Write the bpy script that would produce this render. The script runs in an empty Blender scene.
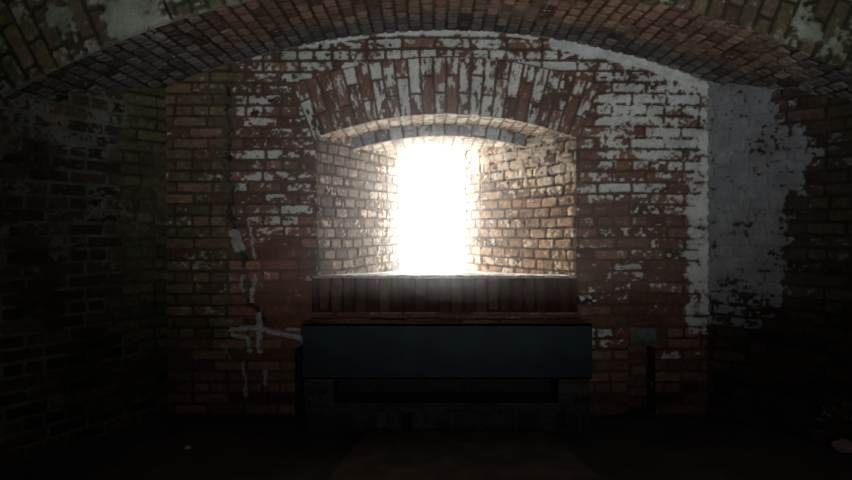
# Brick casemate with a bright embrasure window
import bpy, bmesh, math, random
import numpy as np
from mathutils import Vector, Euler

C = bpy.context.scene.collection
K = 0.0061                      # metres per photo pixel on the back wall
F = 639.0                       # focal length in pixels (852 wide)
D0 = 3.9                        # camera to back wall
EYE = 1.15
def wx(px, d=D0): return (px - 426.0) * d / F
def wz(py, d=D0): return EYE - (py - 227.0) * d / F
def proj(X, Y, Z):
    d = np.maximum(D0 + Y, 0.2)
    return 426 + X * F / d, 227 - (Z - EYE) * F / d

# ------------------------------------------------------------ numpy noise
def frac(x): return x - np.floor(x)
def h2(i, j, s=0.0): return frac(np.sin(i * 12.9898 + j * 78.233 + s * 37.719 + 0.5) * 43758.5453)
def vn(x, y, s=0.0):
    i = np.floor(x); j = np.floor(y); fx = x - i; fy = y - j
    fx = fx * fx * (3 - 2 * fx); fy = fy * fy * (3 - 2 * fy)
    a = h2(i, j, s); b = h2(i + 1, j, s); c = h2(i, j + 1, s); d = h2(i + 1, j + 1, s)
    return (a * (1 - fx) + b * fx) * (1 - fy) + (c * (1 - fx) + d * fx) * fy
def fbm(x, y, s=0.0, o=4):
    r = 0; a = 0.5; t = 0
    for k in range(o):
        r = r + a * vn(x * 2 ** k + 17.3 * k, y * 2 ** k - 9.1 * k, s + k); t += a; a *= 0.55
    return np.clip((r / t - 0.5) * 1.5 + 0.5, 0, 1)
def ss(a, b, x):
    t = np.clip((x - a) / (b - a), 0, 1); return t * t * (3 - 2 * t)
def box(px, py, x0, x1, y0, y1, s=8.0):
    return ss(x0 - s, x0 + s, px) * (1 - ss(x1 - s, x1 + s, px)) * ss(y0 - s, y0 + s, py) * (1 - ss(y1 - s, y1 + s, py))
def blob(px, py, x, y, rx, ry): return np.exp(-(((px - x) / rx) ** 2 + ((py - y) / ry) ** 2))
def pline(px, py, pts):
    d = np.full(np.shape(px), 1e9)
    for (ax, ay), (bx_, by_) in zip(pts[:-1], pts[1:]):
        vx, vy = bx_ - ax, by_ - ay; L = vx * vx + vy * vy + 1e-9
        t = np.clip(((px - ax) * vx + (py - ay) * vy) / L, 0, 1)
        d = np.minimum(d, np.hypot(px - ax - t * vx, py - ay - t * vy))
    return d
def mix(a, b, t):
    a = np.asarray(a, float); b = np.asarray(b, float); return a + (b - a) * np.asarray(t)[..., None]

def bond(u, v, L, h, mort=0.011, seed=0.0, header_every=0, jit=0.5, stagger=True):
    wu = u + 0.010 * (vn(u * 6, v * 9, seed + 5) - 0.5); wv = v + 0.012 * (vn(u * 2.3, v * 2.1, seed + 6) - 0.5)
    row = np.floor(wv / h); fv = wv / h - row
    Lr = np.where((np.mod(row, header_every) == 2), L * 0.5, L) if header_every else np.full(np.shape(u), L)
    off = (np.mod(row, 2) * 0.5 if stagger else 0) * L + h2(row, 3.0, seed) * jit * L * 0.3
    cu = (wu + off) / Lr; col = np.floor(cu); fu = cu - col
    # wandering joint positions
    ja = (h2(row, col, seed + 2) - 0.5) * 0.16; jb = (h2(row, col + 1, seed + 2) - 0.5) * 0.16
    du = np.minimum(fu - ja * 0.5 * 1, 1 - fu + jb * 0.5) * Lr
    dv = np.minimum(fv, 1 - fv) * h
    r = 0.012
    m = mort * 0.5 * (0.75 + 0.6 * vn(u * 20, v * 20, seed + 7))
    a = np.maximum(r - (du - m), 0); b = np.maximum(r - (dv - m), 0)
    d = np.minimum(np.minimum(du, dv) - m, r - np.hypot(a, b))
    d = d + (fbm(u * 70, v * 70, seed + 8, 2) - 0.5) * 0.005
    mask = ss(-0.0005, 0.0045, d)
    return mask, h2(row, col, seed + 11), h2(row, col, seed + 12), h2(row, col, seed + 13)

BR1 = (0.130, 0.060, 0.043); BR2 = (0.245, 0.132, 0.090); MORT = (0.100, 0.066, 0.050)
WASH = (0.700, 0.715, 0.660); MOSS = (0.118, 0.116, 0.058)

def finish(u, v, bd, wash, plast=0.0, moss=0.0, c1=BR1, c2=BR2, mort=MORT, washc=WASH, seed=0.0,
           depth=0.010, mwash=-0.40, plc=None, fine=1.0, mossc=MOSS, sharp=0.10):
    mask, r1, r2, r3 = bd
    n = fbm(u * 42 * fine, v * 50 * fine, seed + 21, 4); n2 = fbm(u * 9, v * 12, seed + 22, 3); n3 = fbm(u * 130, v * 130, seed + 23, 2)
    base = mix(c1, c2, r1) * (0.62 + 0.75 * r2)[..., None]
    base = base * np.where(r3 > 0.91, 0.40, 1.0)[..., None] * (0.70 + 0.6 * n)[..., None] * (0.85 + 0.3 * n3)[..., None]
    mc = np.asarray(mort) * (0.65 + 0.7 * n2)[..., None] * (0.8 + 0.4 * n3)[..., None]
    col = mc + (base - mc) * mask[..., None]
    val = (n - 0.5) * 1.0 + (n2 - 0.5) * 0.55 + (r3 - 0.5) * 0.55 * mask
    wf_b = ss(0.5 - sharp, 0.5 + sharp, wash + val)
    wf_m = ss(0.5 - sharp, 0.5 + sharp, wash + mwash + val * 0.8)
    wf = wf_m + (wf_b - wf_m) * mask
    plast = np.clip(np.asarray(plast) * np.ones_like(u), 0, 1)
    pf = ss(0.42, 0.58, plast + (n2 - 0.5) * 0.5 + (n - 0.5) * 0.25)
    wc = np.asarray(washc) * (0.72 + 0.45 * n2)[..., None] * (0.88 + 0.24 * n3)[..., None]
    col = mix(col, wc, wf * 0.92)
    pc = np.asarray(plc if plc is not None else washc) * (0.70 + 0.5 * n2)[..., None] * (0.85 + 0.3 * n)[..., None]
    col = mix(col, pc, pf)
    mf = np.clip(moss, 0, 1) * ss(0.25, 0.75, fbm(u * 13, v * 11, seed + 31, 4) + (np.clip(moss, 0, 1) - 0.5) * 0.8)
    col = mix(col, np.asarray(mossc) * ((0.50 + 0.8 * n) * (0.38 + 0.85 * mask * (0.7 + 0.6 * r2)))[..., None] * (1 + np.array((0.25, 0.02, -0.1)) * r1[..., None]), mf * 0.78)
    hgt = mask * depth * (0.72 + 0.5 * (r1 - 0.3)) + (n - 0.5) * 0.0030 + (n3 - 0.5) * 0.0012 + wf * 0.0012
    hgt = hgt - mask * 0.004 * ss(0.62, 0.85, fbm(u * 18, v * 22, seed + 41, 2))
    hgt = hgt * (1 - pf * 0.85) + pf * (depth * 1.0 + (n2 - 0.5) * 0.004) * 0.85
    return col, hgt, pf

# ------------------------------------------------------------ materials
def masonry_mat(name, rough=0.9, bump=0.25, scale=160.0, spec=0.25):
    m = bpy.data.materials.new(name); m.use_nodes = True; nt = m.node_tree; N = nt.nodes; N.clear()
    out = N.new('ShaderNodeOutputMaterial'); b = N.new('ShaderNodeBsdfPrincipled')
    a = N.new('ShaderNodeAttribute'); a.attribute_name = 'Col'
    tc = N.new('ShaderNodeTexCoord'); no = N.new('ShaderNodeTexNoise'); no.inputs['Scale'].default_value = scale; no.inputs['Detail'].default_value = 6
    mr = N.new('ShaderNodeMapRange'); mr.inputs['From Min'].default_value = 0.3; mr.inputs['From Max'].default_value = 0.7
    mr.inputs['To Min'].default_value = 0.75; mr.inputs['To Max'].default_value = 1.25
    mul = N.new('ShaderNodeVectorMath'); mul.operation = 'SCALE'
    bp = N.new('ShaderNodeBump'); bp.inputs['Strength'].default_value = bump; bp.inputs['Distance'].default_value = 0.004
    L = nt.links.new
    L(tc.outputs['Object'], no.inputs['Vector']); L(no.outputs['Fac'], mr.inputs['Value'])
    L(a.outputs['Color'], mul.inputs[0]); L(mr.outputs['Result'], mul.inputs['Scale']); L(mul.outputs['Vector'], b.inputs['Base Color'])
    L(no.outputs['Fac'], bp.inputs['Height']); L(bp.outputs['Normal'], b.inputs['Normal'])
    b.inputs['Roughness'].default_value = rough; b.inputs['Specular IOR Level'].default_value = spec
    L(b.outputs['BSDF'], out.inputs['Surface'])
    return m
def plain_mat(name, c1, c2, scale=12.0, rough=0.85, metallic=0.0, bump=0.3, spec=0.3, detail=8):
    m = bpy.data.materials.new(name); m.use_nodes = True; nt = m.node_tree; N = nt.nodes; N.clear()
    out = N.new('ShaderNodeOutputMaterial'); b = N.new('ShaderNodeBsdfPrincipled')
    tc = N.new('ShaderNodeTexCoord'); no = N.new('ShaderNodeTexNoise'); no.inputs['Scale'].default_value = scale; no.inputs['Detail'].default_value = detail
    cr = N.new('ShaderNodeValToRGB'); cr.color_ramp.elements[0].position = 0.35; cr.color_ramp.elements[1].position = 0.68
    cr.color_ramp.elements[0].color = (*c1, 1); cr.color_ramp.elements[1].color = (*c2, 1)
    bp = N.new('ShaderNodeBump'); bp.inputs['Strength'].default_value = bump; bp.inputs['Distance'].default_value = 0.01
    L = nt.links.new
    L(tc.outputs['Object'], no.inputs['Vector']); L(no.outputs['Fac'], cr.inputs['Fac']); L(cr.outputs['Color'], b.inputs['Base Color'])
    L(no.outputs['Fac'], bp.inputs['Height']); L(bp.outputs['Normal'], b.inputs['Normal'])
    b.inputs['Roughness'].default_value = rough; b.inputs['Metallic'].default_value = metallic; b.inputs['Specular IOR Level'].default_value = spec
    L(b.outputs['BSDF'], out.inputs['Surface'])
    return m
M_wall = masonry_mat('weathered_brickwork')
M_rev = masonry_mat('embrasure_brickwork', bump=0.3)
M_floor = masonry_mat('damp_earth_floor', rough=0.85, bump=0.5, scale=90)

# ------------------------------------------------------------ mesh sheets
def sheet(name, P, N, col, hgt, mat, keep=None, parent=None, kind='structure'):
    """P, N : (nv, nu, 3) grids; hgt displaces along N; keep: (nv-1, nu-1) bool of faces kept."""
    nv, nu = P.shape[:2]
    V = (P + N * hgt[..., None]).reshape(-1, 3)
    idx = np.arange(nv * nu).reshape(nv, nu)
    q = np.stack([idx[:-1, :-1], idx[:-1, 1:], idx[1:, 1:], idx[1:, :-1]], -1)
    if keep is not None: q = q[keep]
    q = q.reshape(-1, 4)
    # orient along N
    a, b, c = V[q[0, 0]], V[q[0, 1]], V[q[0, 3]]
    if np.dot(np.cross(b - a, c - a), N.reshape(-1, 3)[q[0, 0]]) < 0: q = q[:, ::-1]
    used = np.unique(q); remap = np.full(nv * nu, -1); remap[used] = np.arange(len(used)); q = remap[q]
    V = V[used]; cl = col.reshape(-1, 3)[used]
    me = bpy.data.meshes.new(name)
    me.vertices.add(len(V)); me.vertices.foreach_set('co', V.astype(np.float32).ravel())
    me.loops.add(q.size); me.loops.foreach_set('vertex_index', q.astype(np.int32).ravel())
    me.polygons.add(len(q)); me.polygons.foreach_set('loop_start', (np.arange(len(q)) * 4).astype(np.int32))
    at = me.color_attributes.new('Col', 'FLOAT_COLOR', 'POINT')
    at.data.foreach_set('color', np.concatenate([np.clip(cl, 0, 0.9), np.ones((len(cl), 1))], 1).astype(np.float32).ravel())
    me.update(calc_edges=True); me.validate()
    me.polygons.foreach_set('use_smooth', np.ones(len(me.polygons), bool))
    me.materials.append(mat)
    o = bpy.data.objects.new(name, me); C.objects.link(o)
    if parent: o.parent = parent
    elif kind: o['kind'] = kind
    return o
def grid(u0, u1, v0, v1, res):
    nu = max(3, int(round((u1 - u0) / res)) + 1); nv = max(3, int(round((v1 - v0) / res)) + 1)
    return np.meshgrid(np.linspace(u0, u1, nu), np.linspace(v0, v1, nv))
def fc(m):  # vertex field -> face field
    return (m[:-1, :-1] & m[1:, :-1] & m[:-1, 1:] & m[1:, 1:])
def vec(x, y, z): return np.stack(np.broadcast_arrays(x, y, z), -1).astype(float)
def mobj(name, bm, mat, parent=None, smooth=False):
    me = bpy.data.meshes.new(name); bm.normal_update(); bm.to_mesh(me); bm.free(); me.materials.append(mat)
    if smooth: me.polygons.foreach_set('use_smooth', np.ones(len(me.polygons), bool))
    o = bpy.data.objects.new(name, me); C.objects.link(o)
    if parent: o.parent = parent
    return o
def tag(o, label=None, cat=None, group=None, kind=None):
    if label: o['label'] = label
    if cat: o['category'] = cat
    if group: o['group'] = group
    if kind: o['kind'] = kind
    return o

# ------------------------------------------------------------ key geometry
AX, AZ, AR = 0.116, -1.92, 4.27        # big arch over the back wall
EX, EZ, ER = wx(446), wz(480), 367 * K  # embrasure arch
XL, XR = wx(168), wx(707)               # back wall corners
HL, HR = wx(316), wx(577)               # embrasure opening at wall face
SILL = wz(275.5)
YF = -0.83                              # front face of the big arch
ADX, BDX = -0.57, 0.80                  # splay of the side walls per metre towards the viewer

# ============================================================ BACK WALL
X, Z = grid(-1.72, 1.86, -0.02, 2.42, 0.0045)
px, py = proj(X, 0.0, Z)
bd = list(bond(X + 0.02, Z, 0.213, 0.0677, 0.012, 1.0, header_every=5))
# radial ring of voussoirs over the opening
dx, dz = X - EX, Z - EZ; rr = np.hypot(dx, dz); th = np.arctan2(dx, dz)
RO = 424 * K
thm = 0.372
inring = (rr > ER - 0.02) & (rr < RO) & (np.abs(th) < thm) & (Z > 1.5)
arc = th * (ER + 0.17)
col_ = np.floor(arc / 0.0745)
half = np.where(np.mod(col_, 2) > 0, 0.125, 0.235)
vv = rr - ER + (vn(arc * 5, rr * 4, 3.3) - 0.5) * 0.012
fu = arc / 0.0745 - col_; du = np.minimum(fu, 1 - fu) * 0.0745 * (rr / (ER + 0.17))
dv = np.minimum(np.minimum(np.abs(vv - half), vv + 0.03), RO - ER - vv + 0.002)
dd = np.minimum(du, dv) - 0.0052 + (fbm(X * 70, Z * 70, 9, 2) - 0.5) * 0.005
seg = (vv > half).astype(float)
ring = (ss(0, 0.005, dd), h2(col_, seg, 5.1), h2(col_, seg, 5.2), h2(col_, seg, 5.3))
bd = [np.where(inring, a, b) for a, b in zip(ring, bd)]
# upright bricks below the sill, and the header course under them
bx0, bx1 = wx(312), wx(577)
band = (X > bx0) & (X < bx1) & (Z < wz(277)) & (Z > wz(312))
sd = bond(Z * 0 + (Z - wz(312)) + 0.001, X, 0.30, 0.0735, 0.012, 14.0, stagger=False, jit=0)
bd = [np.where(band, a, b) for a, b in zip(sd, bd)]
e = np.abs(px - 0)
archd = (np.hypot(px - 445, py - 731) - 700)      # <0 : below the big arch
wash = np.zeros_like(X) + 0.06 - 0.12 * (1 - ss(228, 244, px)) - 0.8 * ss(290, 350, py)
def add(f, w): 
    global wash
    wash = wash + np.clip(f, 0, 1.3) * np.maximum(w - wash, 0)
add(box(px, py, 262, 720, 10, 76, 9), 0.55)
add(box(px, py, 596, 720, 55, 168, 14), 0.72)
add(box(px, py, 578, 720, 150, 205, 16), 0.36)
add(box(px, py, 590, 720, 190, 310, 16), 0.15)
add(box(px, py, 686, 720, 60, 335, 5) * (0.8 + 0.5 * vn(py / 11.0, px * 0, 3)), 0.75)
add(box(px, py, 236, 318, 75, 250, 12), 0.26)
add(blob(px, py, 268, 165, 30, 45), 0.40)
add(blob(px, py, 300, 180, 16, 60), 0.34)
add(box(px, py, 174, 240, 60, 330, 10), 0.0)
add(blob(px, py, 260, 80, 40, 20), 0.36)
add(box(px, py, 582, 625, 325, 348, 5), 0.38)
add(box(px, py, 602, 640, 286, 300, 3), 0.30)
add(box(px, py, 610, 642, 265, 275, 2), 0.62)
add(box(px, py, 660, 705, 345, 362, 5), 0.30)
wash = np.where(inring, 0.40 + 0.10 * blob(px, py, 450, 80, 80, 60) - 0.05 * ss(560, 590, px), wash)
wash = np.where(band, -0.3, wash)
plast = box(px, py, 545, 712, 0, 130, 12) * ss(-15, -7, archd) * 0.85
plast = np.maximum(plast, box(px, py, 300, 545, 0, 60, 20) * ss(-6, -2, archd) * 0.7)
plast = np.maximum(plast, box(px, py, 698, 720, 60, 305, 4) * 0.62)
plast = np.maximum(plast, box(px, py, 684, 720, 200, 315, 6) * (0.25 + 0.5 * vn(py / 9.0, 0 * px, 2)))
plast = np.where(inring | band, 0, plast)
moss = 0.85 * box(px, py, 150, 234, 60, 345, 14) + 0.45 * box(px, py, 200, 305, 40, 118, 14)
moss = np.maximum(moss, 0.35 * blob(px, py, 235, 130, 16, 90))
red = box(px, py, 244, 314, 225, 335, 10)
C1 = mix(BR1, (0.230, 0.072, 0.042), red); C2 = mix(BR2, (0.330, 0.120, 0.070), red)
mask, r1, r2, r3 = bd
r3 = np.where(band, 0.4, r3)
mask = mask * (1 - box(px, py, 252, 314, 280, 326, 6) * 0.75)
bd = (mask, r1, r2, r3)
# per-point brick colours
def finish_var(u, v, bd, C1, C2, **kw):
    c, h, p = finish(u, v, bd, **kw)
    return c, h, p
Xn = np.where(inring, arc * 1.35, X); Zn = np.where(inring, rr * 0.5, Z)
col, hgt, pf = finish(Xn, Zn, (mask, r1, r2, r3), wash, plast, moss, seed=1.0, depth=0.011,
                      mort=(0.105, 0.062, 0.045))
tint = (1 + 0.40 * red)[..., None] * np.ones(3); tint[..., 1] = 1 + 0.10 * red; tint[..., 2] = 1 + 0.05 * red
col = np.clip(col * tint, 0, 0.8)
soot = band * (0.50 + 0.45 * fbm(X * 7, Z * 2, 72, 3)); col = col * (1 - np.clip(soot, 0, 0.8))[..., None]
# the long crack, the ragged step beside it and the mortar smears over it
nx = (fbm(X * 25, Z * 25, 51, 3) - 0.5) * 8
crk = pline(px + nx, py, [(228, 90), (231, 130), (228, 165), (233, 200), (230, 216), (238, 240), (244, 256), (249, 285), (252, 303), (261, 322)])
left_of = ss(-3, 3, np.interp(py, [60, 165, 215, 256, 330], [231, 229, 232, 240, 250]) + nx - px)
hgt = hgt + 0.022 * left_of * ss(60, 80, px - 100) * (1 - ss(300, 335, py))
cw = 1 - ss(0.9, 2.6, crk)
hgt = hgt - 0.030 * cw; col = mix(col, (0.020, 0.017, 0.013), cw * 0.9)
cz_ = (1 - ss(4, 11, crk)) * box(px, py, 200, 270, 90, 300, 6)
col = mix(col, (0.085, 0.080, 0.055), cz_ * ss(0.45, 0.6, fbm(X * 22, Z * 22, 55, 3)) * 0.9)
smears = [([(231, 330), (257, 327), (272, 332), (301, 338), (308, 346)], 2.6), ([(259, 314), (260, 351)], 2.6), ([(233, 335), (248, 338), (250, 351)], 2.2),
          ([(224, 345), (230, 358)], 0.9), ([(244, 362), (246, 395)], 1.7), ([(265, 371), (265, 384)], 2.2), ([(235, 234), (240, 248)], 5.0),
          ([(248, 220), (252, 238), (255, 258)], 1.5), ([(253, 281), (251, 301)], 2.4), ([(243, 276), (244, 290)], 2.2), ([(256, 275), (252, 300)], 1.2),
          ([(288, 329), (301, 330), (302, 338)], 1.6)]
sm = np.zeros_like(X); nz = (fbm(X * 38, Z * 38, 53, 3) - 0.5) * 4.5
for pts, w in smears: sm = np.maximum(sm, 1 - ss(w - 0.8, w + 0.6, pline(px + nz, py + nz * 0.5, pts) + np.abs(nz) * 0.3))
col = mix(col, np.array((0.46, 0.46, 0.42)) * (0.7 + 0.5 * fbm(X * 60, Z * 60, 54, 2))[..., None], sm * 0.95); hgt = hgt + sm * 0.006
# openings
NL0, NL1, NR0, NR1 = wx(295), wx(325), wx(627), wx(655)
NTOP = wz(344)
inarch = (rr < ER)
hole = (X > HL + 0.003) & (X < HR - 0.003) & (Z > SILL - 0.005) & ((Z < wz(150)) | inarch)
def niche_mask(a, b):
    c = 0.5 * (a + b); w = b - a; R_ = w * 1.05
    return (X > a) & (X < b) & (Z < NTOP + np.sqrt(np.maximum(R_ ** 2 - (X - c) ** 2, 0)) - R_)
hole |= niche_mask(NL0, NL1) | niche_mask(NR0, NR1)
N = vec(0 * X, -1 + 0 * X, 0 * X)
wall_back = sheet('wall_back', vec(X, 0 * X, Z), N, col, hgt, M_wall, keep=~fc(hole))

# niches: side faces, back and top as one liner each
def niche(a, b, seed, dep=0.16):
    s = np.linspace(0, 1, 60); c = 0.5 * (a + b); w = b - a; R_ = w * 1.05
    path = [(a, z) for z in np.linspace(0, NTOP - (R_ - math.sqrt(R_ ** 2 - (w / 2) ** 2)), 60)]
    path += [(x, NTOP + math.sqrt(max(R_ ** 2 - (x - c) ** 2, 0)) - R_) for x in np.linspace(a, b, 24)][1:-1]
    path += [(b, z) for z in np.linspace(NTOP - (R_ - math.sqrt(R_ ** 2 - (w / 2) ** 2)), 0, 60)]
    path = np.array(path); Y = np.linspace(-0.004, dep, 34)
    PX = np.broadcast_to(path[:, 0], (len(Y), len(path))); PZ = np.broadcast_to(path[:, 1], (len(Y), len(path)))
    YY = np.broadcast_to(Y[:, None], PX.shape)
    nrm = np.stack([c - PX, 0 * PX, np.where(PZ > NTOP - 0.03, -1.0, 0) * w], -1); nrm /= np.linalg.norm(nrm, axis=-1, keepdims=True)
    b2 = bond(YY + 0.05, PZ, 0.2, 0.0677, 0.012, seed)
    cl, hg, _ = finish(YY + PX, PZ, b2, -0.2 + 0 * PX, seed=seed)
    sheet('niche_side', vec(PX, YY, PZ), nrm, cl, hg * 0.5 - 0.004, M_wall, parent=wall_back)
    U, V = grid(a - 0.02, b + 0.02, -0.01, NTOP + 0.03, 0.006)
    b2 = bond(U, V, 0.2, 0.0677, 0.012, seed + 1)
    cl, hg, _ = finish(U, V, b2, -0.2 + 0 * U, seed=seed)
    sheet('niche_back', vec(U, dep + 0 * U, V), vec(0 * U, -1 + 0 * U, 0 * U), cl, hg, M_wall, parent=wall_back)
niche(NR0, NR1, 61.0); niche(NL0, NL1, 63.0, 0.30)

# grey stone lintel piece over the right-hand niche
def rough_block(name, cx, cy, cz, sx, sy, sz, mat, seed, parent=None, amp=0.006, bev=0.012, rot=(0, 0, 0), cuts=5):
    bm = bmesh.new(); bmesh.ops.create_cube(bm, size=1)
    bmesh.ops.scale(bm, vec=(sx, sy, sz), verts=bm.verts)
    bmesh.ops.bevel(bm, geom=list(bm.edges), offset=min(bev, min(sx, sy, sz) * 0.3), segments=2, affect='EDGES', profile=0.6)
    bmesh.ops.subdivide_edges(bm, edges=[e_ for e_ in bm.edges if e_.calc_length() > 0.04], cuts=cuts, use_grid_fill=True)
    rnd = random.Random(seed)
    bm.normal_update()
    for v_ in bm.verts:
        k = v_.co * 22
        n_ = math.sin(k.x * 1.7 + seed) * math.sin(k.y * 1.3 + seed * 2) * math.sin(k.z * 1.9 + seed * 3)
        v_.co += v_.normal * (amp * n_ + rnd.uniform(-1, 1) * amp * 0.25)
    R_ = Euler(rot).to_matrix()
    for v_ in bm.verts: v_.co = R_ @ v_.co + Vector((cx, cy, cz))
    return mobj(name, bm, mat, parent, smooth=True)
M_stone = plain_mat('grey_stone', (0.08, 0.09, 0.08), (0.20, 0.21, 0.18), 18, 0.9, bump=0.4)
rough_block('niche_lintel', (wx(629) + wx(656)) / 2, 0.03, wz(335), 27 * K, 0.10, 15 * K, M_stone, 4, wall_back, amp=0.008)

# ============================================================ SIDE WALLS
def side(name, x0, dxm, L, seed):
    """plane from the back corner towards the viewer"""
    ln = math.hypot(dxm, 1); du_ = np.array((dxm / ln, -1 / ln, 0.0)); n = np.array((1 / ln, dxm / ln, 0.0)) if x0 < 0 else np.array((-1 / ln, -dxm / ln, 0))
    # n must point into the room
    U, V = grid(-0.06, L, -0.02, 2.2, 0.005)
    P = vec(x0 + du_[0] * U, du_[1] * U, V)
    cand = np.array((-du_[1], du_[0], 0.0))
    if cand[0] * (1 if x0 < 0 else -1) < 0: cand = -cand
    N = np.broadcast_to(cand, P.shape).astype(float)
    return U, V, P, N
U, V, P, N = side('wall_left', XL, ADX, 1.35, 2)
px, py = proj(P[..., 0], P[..., 1], P[..., 2])
bdl = bond(U * 1.0, V, 0.215, 0.069, 0.012, 21.0, header_every=4)
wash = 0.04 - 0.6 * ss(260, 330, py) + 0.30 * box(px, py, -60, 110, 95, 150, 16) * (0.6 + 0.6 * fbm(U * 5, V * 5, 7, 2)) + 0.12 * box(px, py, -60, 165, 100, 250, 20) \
    + 0.15 * blob(px, py, 60, 240, 20, 40)
moss = 0.80 * box(px, py, 118, 190, 70, 345, 16) + 0.40 * fbm(U * 2, V * 2, 77, 2) * ss(-20, 60, px + 40)
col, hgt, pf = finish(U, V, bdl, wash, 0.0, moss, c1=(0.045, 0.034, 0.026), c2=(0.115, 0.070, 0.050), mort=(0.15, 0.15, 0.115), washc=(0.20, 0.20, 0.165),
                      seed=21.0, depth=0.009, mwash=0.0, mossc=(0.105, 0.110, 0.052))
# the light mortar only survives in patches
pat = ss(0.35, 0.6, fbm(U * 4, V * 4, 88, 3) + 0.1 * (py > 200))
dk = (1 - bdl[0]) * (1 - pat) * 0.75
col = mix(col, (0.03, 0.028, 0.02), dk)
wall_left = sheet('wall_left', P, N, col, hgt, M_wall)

U, V, P, N = side('wall_right', XR, BDX, 1.35, 3)
px, py = proj(P[..., 0], P[..., 1], P[..., 2])
bdr = bond(U * 1.0 + 0.05, V, 0.205, 0.069, 0.011, 31.0, header_every=4)
edge_n = 40 * (fbm(U * 3.5, V * 5, 93, 4) - 0.5)
inw = 1 - ss(789, 797, px + edge_n + 6 * np.sin(py / 14.0))
low = 1 - ss(338, 352, py + edge_n * 0.7 + (px - 707) * -0.12)
hol = 0.6 * blob(px, py, 795, 225, 12, 14) + 0.7 * blob(px, py, 792, 118, 12, 12)
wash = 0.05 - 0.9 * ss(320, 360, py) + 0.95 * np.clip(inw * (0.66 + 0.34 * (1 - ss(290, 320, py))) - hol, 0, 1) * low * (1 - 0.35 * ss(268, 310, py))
wash = np.maximum(wash, -0.8 + 1.2 * box(px, py, 818, 870, 398, 424, 8))
moss = 0.75 * ss(795, 830, px + edge_n) * (1 - 0.5 * ss(300, 380, py))
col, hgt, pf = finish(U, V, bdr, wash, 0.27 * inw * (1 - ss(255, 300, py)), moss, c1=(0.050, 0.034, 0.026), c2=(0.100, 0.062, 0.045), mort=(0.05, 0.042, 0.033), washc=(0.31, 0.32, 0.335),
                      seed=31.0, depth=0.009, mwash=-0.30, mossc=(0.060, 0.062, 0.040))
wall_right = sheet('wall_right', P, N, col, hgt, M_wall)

# ============================================================ BIG ARCH: soffit and front face
T, Yg = grid(-0.62 * AR, 0.62 * AR, YF - 0.010, 0.04, 0.006)
th = T / AR
P = vec(AX + AR * np.sin(th), Yg, AZ + AR * np.cos(th)); N = vec(-np.sin(th), 0 * th, -np.cos(th))
px, py = proj(P[..., 0], P[..., 1], P[..., 2])
bds = bond(Yg + 0.03, T, 0.115, 0.072, 0.013, 41.0)
col, hgt, pf = finish(Yg, T, bds, -0.25 + 0 * T, 0.0, 0.25 * ss(-0.6, -1.6, T), c1=(0.190, 0.178, 0.168), c2=(0.290, 0.270, 0.250), mort=(0.075, 0.064, 0.055), seed=41.0, depth=0.010)
fr = 1 - ss(-0.40, -0.20, Yg + 0.14 * (fbm(T * 2.2, Yg * 3, 46, 3) - 0.5))
br = col * np.array((1.20, 0.82, 0.60)) * (0.85 + 0.5 * ss(-1.0, 0.6, T))[..., None]; col = mix(col, br, fr * (1 - ss(1.2, 1.8, np.abs(T - 0.2)) * 0.95))
jl = (1 - bds[0]) * fr * ss(-0.2, 0.3, T) * ss(0.5, 0.62, fbm(T * 5, Yg * 9, 49, 3)); col = mix(col, (0.34, 0.27, 0.20), jl * 0.8)
# lime edge where it meets the back wall, step crack on the left
lime = ss(-0.035, -0.012, Yg) * ss(0.5, 0.65, fbm(T * 3, Yg * 3, 47, 3) + 0.15)
col = mix(col, (0.36, 0.36, 0.32), lime * 0.8)
ck = pline(T + 0.03 * (fbm(T * 9, Yg * 9, 48, 2) - 0.5), Yg, [(-1.47, -0.83), (-1.43, -0.70), (-1.36, -0.63), (-1.33, -0.50)])
ck2 = pline(T, Yg, [(-1.30, -0.40), (-1.30, -0.20)])
k_ = np.maximum(1 - ss(0.004, 0.012, ck), 1 - ss(0.004, 0.011, ck2)); hgt = hgt - 0.02 * k_; col = mix(col, (0.015, 0.013, 0.010), k_ * 0.9)
ceiling = sheet('ceiling', P, N, col, hgt, M_wall)
# front face, radial bricks
T, Rg = grid(-0.66 * AR, 0.66 * AR, -0.008, 0.95, 0.0065)
th = T / AR; r_ = AR + Rg
P = vec(AX + r_ * np.sin(th), YF + 0 * T, AZ + r_ * np.cos(th)); N = vec(0 * T, -1 + 0 * T, 0 * T)
px, py = proj(P[..., 0], P[..., 1], P[..., 2])
bdf = bond(Rg + 0.02, T, 0.215, 0.078, 0.014, 51.0)
pl = 0.95 * blob(px, py, 130, 15, 42, 30) * (px > 60) + 0.75 * blob(px, py, 60, 20, 25, 22) + 0.60 * blob(px, py, 815, 30, 26, 30)
stre = fbm(T * 14, Rg * 3, 58, 3)
wash = 0.10 + 0.26 * stre
moss = 0.55 + 0.35 * (stre - 0.5)
col, hgt, pf = finish(T, Rg, bdf, wash, pl * (0.7 + 0.6 * stre), moss * (1 - np.clip(pl, 0, 1) * 0.7), c1=(0.11, 0.085, 0.058), c2=(0.20, 0.130, 0.085), mort=(0.05, 0.05, 0.034),
                      washc=(0.38, 0.40, 0.30), plc=(0.36, 0.385, 0.30), seed=51.0, depth=0.010, mwash=-0.1, mossc=(0.085, 0.098, 0.042))
ck = pline(px + 3 * (fbm(T * 9, Rg * 9, 59, 2) - 0.5), py, [(163, -8), (167, 8), (176, 24), (180, 32)])
k_ = 1 - ss(0.8, 2.0, ck); hgt = hgt - 0.02 * k_; col = mix(col, (0.012, 0.012, 0.010), k_)
lip = 1 - ss(0.004, 0.016, Rg + 0.01 * (stre - 0.5)); col = mix(col, (0.22, 0.22, 0.16), lip * 0.6 * (T < 0))
sheet('arch_face', P, N, col, hgt, M_wall, parent=ceiling)

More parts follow.
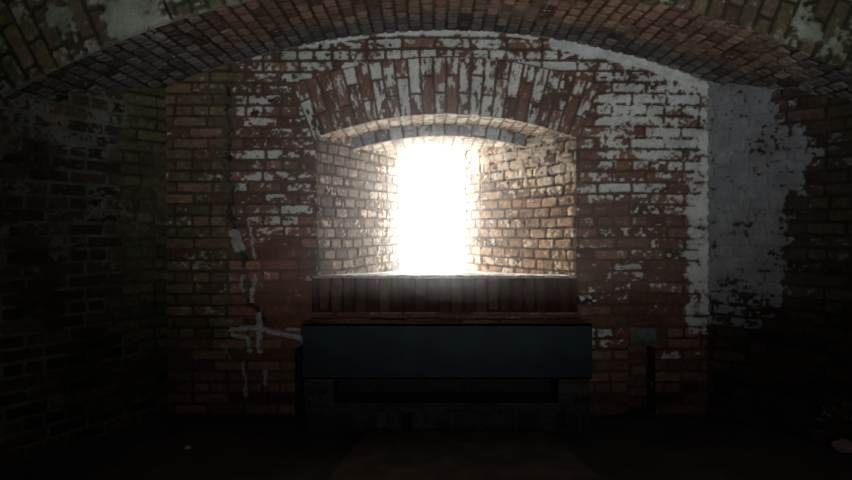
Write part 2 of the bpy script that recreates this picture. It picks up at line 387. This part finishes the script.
# ============================================================ EMBRASURE (window_1)
Y1 = 0.41; YJ = 0.90; YT = 1.18
def lx(Y): return np.interp(Y, [0, YJ, YT], [HL, wx(386, D0 + YJ), wx(399, D0 + YT)])
def rx(Y): return np.interp(Y, [0, YJ, YT], [HR, wx(481, D0 + YJ), wx(465, D0 + YT)])
def sillz(Y): return SILL - 0.045 * np.asarray(Y)
win = bpy.data.objects.new('window_1', None); C.objects.link(win); win['kind'] = 'structure'
TAN1 = (0.200, 0.125, 0.080); TAN2 = (0.340, 0.230, 0.150)
def reveal(name, fx, sgn, seed, kw):
    S, V = grid(-0.002, YT + 0.02, SILL - 0.09, 1.93, 0.005)
    Xr = fx(S); g = (fx(S + 0.002) - fx(S - 0.002)) / 0.004
    P = vec(Xr, S, V); n = vec(np.ones_like(S), -g, 0 * S); n /= np.linalg.norm(n, axis=-1, keepdims=True); n = n * sgn
    u = S * np.where(S < YJ, 1.15, 1.0)
    b_ = bond(u + 0.03, V + 0.01, 0.155 if sgn > 0 else 0.16, 0.0677, 0.011, seed, jit=1.0)
    b_ = (b_[0] * (1 - 0.8 * (np.abs(S - YJ) < 0.006)), b_[1], b_[2], b_[3])
    ppx, ppy = proj(P[..., 0], P[..., 1], P[..., 2])
    w, pl_, ms = kw(ppx, ppy, S, V)
    c_, h_, _ = finish(u, V, b_, w, pl_, ms, c1=TAN1 if sgn < 0 else (0.140, 0.118, 0.095), c2=TAN2 if sgn < 0 else (0.27, 0.225, 0.180), mort=(0.080, 0.056, 0.042) if sgn < 0 else (0.11, 0.085, 0.065), washc=(0.60, 0.52, 0.42),
                       seed=seed, depth=0.011, mwash=-0.25)
    h_ = h_ * ss(0, 0.015, S) 
    sheet(name, P, n, c_, h_, M_rev, parent=win)
reveal('left_reveal', lx, 1, 71.0, lambda a, b, S, V: (0.10 + 0.35 * ss(0.4, 0.9, S), 0 * S, 0.35 * (1 - ss(320, 345, a))))
reveal('right_reveal', rx, -1, 73.0, lambda a, b, S, V: (0.20 + 0.56 * (1 - ss(165, 200, b)) , 0 * S, 0 * S))
def soffit(name, R_, ya, yb, seed, wash, c1, c2):
    S, T = np.meshgrid(np.linspace(ya, yb, max(3, int((yb - ya) / 0.006))), np.linspace(-0.02, 1.02, 260))
    x = lx(S) + (rx(S) - lx(S)) * T
    th = np.arcsin((x - EX) / R_)
    P = vec(x, S, EZ + R_ * np.cos(th)); n = vec(-np.sin(th), 0 * th, -np.cos(th))
    b_ = bond(S, th * R_, 0.21, 0.072, 0.010, seed)
    c_, h_, _ = finish(S, th * R_, b_, wash + 0 * S, c1=c1, c2=c2, mort=(0.11, 0.08, 0.06), washc=(0.55, 0.49, 0.38), seed=seed, depth=0.007)
    sheet(name, P, n, c_, h_ * ss(0, 0.01, S - ya), M_rev, parent=win)
soffit('arch_soffit', ER, -0.001, Y1 + 0.01, 81.0, 0.42, TAN1, TAN2)
R2 = ER - 0.078
soffit('inner_soffit', R2, Y1, YT + 0.02, 83.0, 0.45, TAN1, TAN2)
T, Rg = grid(-0.30 * R2, 0.30 * R2, 0.0, 0.10, 0.004)
th = T / R2; r_ = R2 + Rg; x = EX + r_ * np.sin(th)
b_ = bond(Rg + 0.01, T, 0.4, 0.092, 0.011, 85.0, stagger=False, jit=0)
c_, h_, _ = finish(T, Rg, b_, 0.20 + 0 * T, c1=(0.15, 0.17, 0.19), c2=(0.30, 0.335, 0.36), mort=(0.04, 0.04, 0.04), washc=(0.42, 0.42, 0.40), seed=85.0, depth=0.010)
sheet('inner_ring', vec(x, Y1 + 0 * T, EZ + r_ * np.cos(th)), vec(0 * T, -1 + 0 * T, 0 * T), c_, h_, M_rev,
      keep=fc((x > lx(Y1) - 0.01) & (x < rx(Y1) + 0.01)), parent=win)
# sill slab: pale lime-covered stone, slightly proud of the wall
def prism(bm, poly, z0, z1):
    lo = [bm.verts.new((p[0], p[1], z0(p) if callable(z0) else z0)) for p in poly]; hi = [bm.verts.new((p[0], p[1], z1(p) if callable(z1) else z1)) for p in poly]
    n = len(poly); bm.faces.new(lo[::-1]); bm.faces.new(hi)
    for i in range(n): bm.faces.new((lo[i], lo[(i + 1) % n], hi[(i + 1) % n], hi[i]))
S, T = grid(0, 1, 0, 1, 0.004)
Ys = -0.022 + (YT + 0.25) * S
xl = np.interp(Ys, [-0.03, 0.0, 0.001, YJ, YT], [wx(313, D0 - .02), wx(313), HL - 0.01, lx(YJ) - 0.01, lx(YT) - 0.01]); xr = np.interp(Ys, [-0.03, 0, 0.001, YJ, YT], [wx(576, D0 - .02), wx(576), HR + 0.01, rx(YJ) + 0.01, rx(YT) + 0.01])
x = xl + (xr - xl) * T
zz = sillz(Ys)
nb = bond(x, Ys, 0.30, 0.22, 0.006, 91.0)
c_ = mix((0.50, 0.50, 0.49), (0.78, 0.78, 0.77), ss(0.35, 0.6, fbm(x * 9, Ys * 9, 92, 4))) * (0.5 + 0.5 * nb[0])[..., None]
h_ = (fbm(x * 20, Ys * 20, 93, 3) - 0.5) * 0.010 - (1 - nb[0]) * 0.004
sheet('sill', vec(x, Ys, zz), vec(0 * x, 0 * x, 1 + 0 * x), c_, h_, M_rev, parent=win)
M_sill = plain_mat('sill_edge_stone', (0.22, 0.22, 0.22), (0.55, 0.55, 0.54), 25, 0.9)
rough_block('sill_edge', (wx(313) + wx(576)) / 2, -0.004, SILL - 0.009, (wx(576) - wx(313)), 0.036, 0.013, M_sill, 8, win, amp=0.003, bev=0.005, cuts=20)

# ============================================================ ADDED OUTER SHELL (unseen light block, keeps daylight out except through the throat)
M_dark = plain_mat('rear_masonry', (0.05, 0.035, 0.028), (0.10, 0.07, 0.055), 20, 0.95)
bm = bmesh.new()
x0, x1, z0, z1 = wx(399, D0 + YT), wx(465, D0 + YT), SILL - 0.08, EZ + R2 + 0.02
xs = [-4.2, x0, x1, 4.6]; zs = [-0.35, z0, z1, 3.7]; y0, y1 = YT - 0.02, YT + 0.30
fl = 0.10
def q4(a, b, c, d): bm.faces.new([bm.verts.new(p) for p in (a, b, c, d)])
for i in range(3):
    for j in range(3):
        if i == 1 and j == 1: continue
        q4((xs[i], y0, zs[j]), (xs[i + 1], y0, zs[j]), (xs[i + 1], y0, zs[j + 1]), (xs[i], y0, zs[j + 1]))
fr_ = [(x0, z0), (x1, z0), (x1, z1), (x0, z1)]; bk = [(x0 - fl, z0 - fl), (x1 + fl, z0 - fl), (x1 + fl, z1 + fl), (x0 - fl, z1 + fl)]
for i in range(4):
    a, b = fr_[i], fr_[(i + 1) % 4]; c, d = bk[(i + 1) % 4], bk[i]
    q4((a[0], y0, a[1]), (b[0], y0, b[1]), (c[0], y1, c[1]), (d[0], y1, d[1]))
YB = -8.0
q4((xs[0], YB, zs[0]), (xs[0], y0, zs[0]), (xs[0], y0, zs[3]), (xs[0], YB, zs[3]))
q4((xs[3], y0, zs[0]), (xs[3], YB, zs[0]), (xs[3], YB, zs[3]), (xs[3], y0, zs[3]))
q4((xs[0], YB, zs[3]), (xs[0], y0, zs[3]), (xs[3], y0, zs[3]), (xs[3], YB, zs[3]))
q4((xs[3], YB, zs[0]), (xs[3], y0, zs[0]), (xs[0], y0, zs[0]), (xs[0], YB, zs[0]))
q4((xs[0], YB, zs[0]), (xs[3], YB, zs[0]), (xs[3], YB, zs[3]), (xs[0], YB, zs[3]))
o = mobj('outer_light_block', bm, M_dark); o['kind'] = 'structure'
# side walls of the room behind the viewer and its higher vault
bm = bmesh.new()
yl = -1.30
xa, xb = XL + ADX * 1.17, XR + BDX * 1.05
q4((xa, -1.15, 0), (xa, YB, 0), (xa, YB, 2.4), (xa, -1.15, 2.4)); q4((xb, -1.0, 0), (xb, YB, 0), (xb, YB, 2.4), (xb, -1.0, 2.4))
n_ = 24
for i in range(n_):
    a0, a1 = math.pi * i / n_, math.pi * (i + 1) / n_; cx_ = (xa + xb) / 2; rw = (xb - xa) / 2
    f = lambda a, y: (cx_ - rw * math.cos(a), y, 2.4 + 1.0 * math.sin(a))
    q4(f(a0, YF), f(a0, YB), f(a1, YB), f(a1, YF))
q4((xa, YB + .02, 0), (xb, YB + .02, 0), (xb, YB + .02, 3.6), (xa, YB + .02, 3.6))
o = mobj('wall_rear', bm, M_dark); o['kind'] = 'structure'

# ============================================================ FLOOR
Xf, Yf = grid(-2.9, 3.2, -2.2, 0.2, 0.011)
n1 = fbm(Xf * 2.2, Yf * 2.2, 101, 4); n2_ = fbm(Xf * 14, Yf * 14, 102, 4)
c_ = mix((0.045, 0.043, 0.042), (0.13, 0.12, 0.115), n1 * 0.6 + n2_ * 0.4)
dirt = ss(0.60, 0.75, fbm(Xf * 5, Yf * 5, 103, 4)); c_ = mix(c_, (0.10, 0.095, 0.09), dirt * 0.6)
h_ = (n1 - 0.5) * 0.016 + (n2_ - 0.5) * 0.010
h_ = np.minimum(h_, 0.006)
sheet('floor', vec(Xf, Yf, 0 * Xf), vec(0 * Xf, 0 * Xf, 1 + 0 * Xf), c_, h_, M_floor)
bm = bmesh.new()
q4((-4.1, YB, -0.02), (4.5, YB, -0.02), (4.5, 1.1, -0.02), (-4.1, 1.1, -0.02))
o = mobj('floor_far', bm, M_dark); o['kind'] = 'structure'; o.name = 'floor_rear'

# ============================================================ BRICK LEDGE WITH STEEL PLATE under the embrasure
YP = -0.315; DP = D0 + YP
led = bpy.data.objects.new('brick_ledge', None); C.objects.link(led); led.location = (wx(447, DP), -0.15, 0)
tag(led, 'projecting brick ledge with dark teal painted beam and low slot under the window', 'ledge')
def at_led(o):
    o.matrix_parent_inverse = led.matrix_world.inverted() if False else o.matrix_parent_inverse
    me = o.data; n = len(me.vertices); a = np.empty(n * 3, np.float32); me.vertices.foreach_get('co', a); a = a.reshape(-1, 3) - np.array(led.location, dtype=np.float32)
    me.vertices.foreach_set('co', a.ravel()); me.update(); return o
lx0, lx1 = wx(305, DP), wx(590, DP); sx0, sx1 = wx(333, DP), wx(559, DP)
zt = wz(324, DP); zb = wz(379, DP); zs_ = wz(404, DP)
Uf, Vf = grid(lx0, lx1, -0.01, zb + 0.02, 0.005)
bb = bond(Uf, Vf, 0.213, 0.068, 0.011, 111.0)
ro = Vf < 0.11
bb2 = bond(Vf, Uf, 0.4, 0.072, 0.012, 112.0, stagger=False, jit=0)
bb = [np.where(ro, b2, b1) for b1, b2 in zip(bb, bb2)]
c_, h_, _ = finish(Uf, Vf, bb, -0.3 + 0 * Uf, seed=111.0, c1=(0.035, 0.032, 0.034), c2=(0.080, 0.058, 0.052), mort=(0.060, 0.056, 0.052))
slot = (Uf > sx0) & (Uf < sx1) & (Vf > zs_)
o = sheet('brick_base', vec(Uf, YP + 0.012 + 0 * Uf, Vf), vec(0 * Uf, -1 + 0 * Uf, 0 * Uf), c_, h_, M_wall, keep=~fc(slot), parent=led, kind=None); at_led(o)
M_lb = plain_mat('ledge_brick', (0.025, 0.020, 0.020), (0.05, 0.040, 0.038), 30, 0.95)
bm = bmesh.new()   # flanks and slot lining
q4((lx0, YP + .012, 0), (lx0, -0.026, 0), (lx0, -0.026, zb), (lx0, YP + .012, zb)); q4((lx1, YP + .012, 0), (lx1, -0.026, 0), (lx1, -0.026, zb), (lx1, YP + .012, zb))
yy = YP + .008; yd = -0.06
q4((sx0, yy, zs_), (sx1, yy, zs_), (sx1, yd, zs_), (sx0, yd, zs_)); q4((sx0, yd, zs_), (sx1, yd, zs_), (sx1, yd, zb), (sx0, yd, zb))
q4((sx0, yy, zs_), (sx0, yd, zs_), (sx0, yd, zb), (sx0, yy, zb)); q4((sx1, yy, zs_), (sx1, yd, zs_), (sx1, yd, zb), (sx1, yy, zb))
at_led(mobj('slot_lining', bm, M_lb, led))
# top course
Uf, Vf = grid(lx0 - 0.01, lx1 + 0.01, YP + 0.04, -0.026, 0.005)
bb = bond(Uf, Vf + 0.02, 0.213, 0.105, 0.011, 113.0)
c_, h_, _ = finish(Uf, Vf, bb, -0.3 + 0 * Uf, seed=113.0, c1=(0.08, 0.045, 0.032), c2=(0.17, 0.085, 0.055))
o = sheet('top_course', vec(Uf, Vf, zt - 0.012 + 0 * Uf), vec(0 * Uf, 0 * Uf, 1 + 0 * Uf), c_, h_, M_wall, parent=led, kind=None); at_led(o)
# painted steel beam: channel with top and bottom flange
M_teal = plain_mat('teal_painted_steel', (0.004, 0.014, 0.024), (0.009, 0.027, 0.029), 7, 0.62, metallic=0.0, bump=0.12, spec=0.35)
def bxm(bm, x0, x1, y0, y1, z0, z1, bev=0.004):
    r = bmesh.ops.create_cube(bm, size=1); vs = r['verts']
    for v_ in vs: v_.co = Vector(((x0 + x1) / 2 + v_.co.x * (x1 - x0), (y0 + y1) / 2 + v_.co.y * (y1 - y0), (z0 + z1) / 2 + v_.co.z * (z1 - z0)))
    if bev: bmesh.ops.bevel(bm, geom=list({e_ for v_ in vs for e_ in v_.link_edges}), offset=bev, segments=2, affect='EDGES')
bm = bmesh.new()
bxm(bm, wx(303, DP), wx(592, DP), YP - 0.010, YP + 0.012, zb, zt, 0.004)
bxm(bm, wx(303, DP), wx(592, DP), YP - 0.010, YP + 0.060, zt - 0.014, zt, 0.004)
bxm(bm, wx(303, DP), wx(592, DP), YP - 0.010, YP + 0.060, zb, zb + 0.014, 0.004)
at_led(mobj('steel_beam', bm, M_teal, led))

# ============================================================ FLOOR SLAB
M_slab = plain_mat('worn_slab', (0.09, 0.074, 0.068), (0.17, 0.138, 0.122), 9, 0.85, bump=0.35)
bm = bmesh.new()
poly = [(wx(366, 3.56), -0.345), (wx(546, 3.56), -0.345), (0.93, -1.75), (-0.55, -1.75)]
prism(bm, [p for p in poly][::-1], -0.03, 0.022)
bmesh.ops.recalc_face_normals(bm, faces=bm.faces)
bmesh.ops.bevel(bm, geom=list(bm.edges), offset=0.008, segments=2, affect='EDGES')
bmesh.ops.triangulate(bm, faces=bm.faces)
sl = mobj('floor_slab', bm, M_slab); tag(sl, 'low brown rectangular slab lying on the dark floor below the beam', 'slab')

# ============================================================ loose bits
M_chunk = plain_mat('pink_brick_chunk', (0.42, 0.25, 0.22), (0.62, 0.42, 0.38), 20, 0.9, bump=0.5)
def lump(name, loc, s, mat, seed, label, cat, group=None):
    bm = bmesh.new(); bmesh.ops.create_icosphere(bm, subdivisions=3, radius=1)
    rnd = random.Random(seed); ax = [Vector((rnd.uniform(-1, 1), rnd.uniform(-1, 1), rnd.uniform(-1, 1))).normalized() for _ in range(9)]
    for v_ in bm.verts:
        d_ = v_.co.copy()
        for a_ in ax:                       # planar chips knock facets off the lump
            t_ = d_.dot(a_)
            if t_ > 0.78: d_ -= a_ * (t_ - 0.78)
        d_ *= 1 + rnd.uniform(-0.025, 0.025)
        v_.co = Vector((d_.x * s[0], d_.y * s[1], d_.z * s[2]))
    mz = min(v_.co.z for v_ in bm.verts)
    for v_ in bm.verts: v_.co.z -= mz
    o = mobj(name, bm, mat, smooth=False); o.location = loc; o.rotation_euler.z = rnd.uniform(0, 6); tag(o, label, cat, group); return o
dd_ = EYE * F / (451 - 227)
lump('brick_chunk', (wx(841, dd_), dd_ - D0 - 0.02, 0.0), (0.055, 0.04, 0.036), M_chunk, 3, 'pinkish rounded brick chunk at the foot of the right wall', 'rubble')
M_white = plain_mat('lime_crumb', (0.45, 0.45, 0.43), (0.7, 0.7, 0.68), 30, 0.9)
dd_ = EYE * F / (450 - 227)
lump('mortar_crumb', (wx(188, dd_), dd_ - D0, 0.0), (0.018, 0.013, 0.012), M_white, 5, 'tiny white mortar crumb on the dark floor at left', 'rubble')
for px_, Y_, lab, sd_ in ((487, 0.62, 'small pale crumb on the sill right of the bright opening', 7), (372, 0.55, 'small pale crumb on the sill left of the bright opening', 9)):
    d_ = D0 + Y_
    lump('mortar_crumb', (wx(px_, d_), Y_, float(sillz(Y_)) + 0.001), (0.022, 0.016, 0.012), M_white, sd_, lab, 'rubble')
# ============================================================ LIGHT
w = bpy.data.worlds.new('World'); bpy.context.scene.world = w; w.use_nodes = True
bg = w.node_tree.nodes['Background']; bg.inputs['Color'].default_value = (1.0, 0.97, 0.93, 1); bg.inputs['Strength'].default_value = 26.0
pl_ = bpy.data.lights.new('window_portal', 'AREA'); pl_.shape = 'RECTANGLE'; pl_.size = (x1 := wx(465, D0 + YT)) - wx(399, D0 + YT) + 0.16; pl_.size_y = 1.15
pl_.cycles.is_portal = True
po = bpy.data.objects.new('window_portal', pl_); C.objects.link(po); po.location = ((wx(399, D0 + YT) + wx(465, D0 + YT)) / 2, YT + 0.30, 1.28); po.rotation_euler = (math.radians(-90), 0, 0)
sn = bpy.data.lights.new('sun', 'SUN'); sn.energy = 14; sn.angle = math.radians(14); sn.color = (1.0, 0.82, 0.62)
so = bpy.data.objects.new('sun', sn); C.objects.link(so)
so.rotation_euler = Vector((0.62, -1.0, -0.16)).to_track_quat('-Z', 'Y').to_euler()
sp = bpy.data.lights.new('added_rear_spot', 'SPOT'); sp.energy = 300; sp.spot_size = math.radians(60); sp.spot_blend = 1.0; sp.shadow_soft_size = 0.35; sp.color = (0.93, 0.97, 1.0)  # added spot behind the viewer, brightens the upper wall and soffit
spo = bpy.data.objects.new('added_rear_spot', sp); C.objects.link(spo); spo.location = (0.5, -5.5, 1.35)
rl = bpy.data.lights.new('added_rear_fill', 'AREA'); rl.shape = 'RECTANGLE'; rl.size = 1.4; rl.size_y = 2.0; rl.energy = 8; rl.color = (0.85, 0.95, 1.0)  # added fill lamp, no opening behind it; lifts floor and lower walls
rlo = bpy.data.objects.new('added_rear_fill', rl); C.objects.link(rlo); rlo.location = (0.3, -7.6, 1.3); rlo.rotation_euler = (math.radians(90), 0, 0)
spo.rotation_euler = (Vector((0.22, 0, 2.72)) - spo.location).to_track_quat('-Z', 'Y').to_euler()

# scatter volume added to give the lens bloom around the window
vm = bpy.data.materials.new('bloom_scatter'); vm.use_nodes = True; nt = vm.node_tree; nt.nodes.clear()
vo = nt.nodes.new('ShaderNodeOutputMaterial'); vs_ = nt.nodes.new('ShaderNodeVolumeScatter'); vs_.inputs['Density'].default_value = 0.035; vs_.inputs['Anisotropy'].default_value = 0.86
vs_.inputs['Color'].default_value = (1.0, 0.98, 0.97, 1)
nt.links.new(vs_.outputs['Volume'], vo.inputs['Volume'])
bm = bmesh.new(); bxm(bm, -2.6, 2.9, -1.35, 1.1, 0.84, 3.62, 0)
hz = mobj('bloom_volume', bm, vm); tag(hz, 'scatter volume added for the bloom around the bright window', 'bloom_volume', kind='stuff')
# ============================================================ CAMERA
cam = bpy.data.cameras.new('camera'); cam.sensor_width = 36; cam.lens = F / 852 * 36; cam.shift_y = -13 / 852; cam.clip_start = 0.05
co = bpy.data.objects.new('camera', cam); C.objects.link(co); co.location = (0, -D0, EYE); co.rotation_euler = (math.radians(90), 0, 0)
sc = bpy.context.scene; sc.camera = co
sc.view_settings.view_transform = 'Standard'; sc.view_settings.look = 'None'; sc.view_settings.gamma = 1; sc.view_settings.exposure = 0
sc.view_settings.use_curve_mapping = False
sc.cycles.use_denoising = True; sc.cycles.max_bounces = 8; sc.cycles.diffuse_bounces = 5
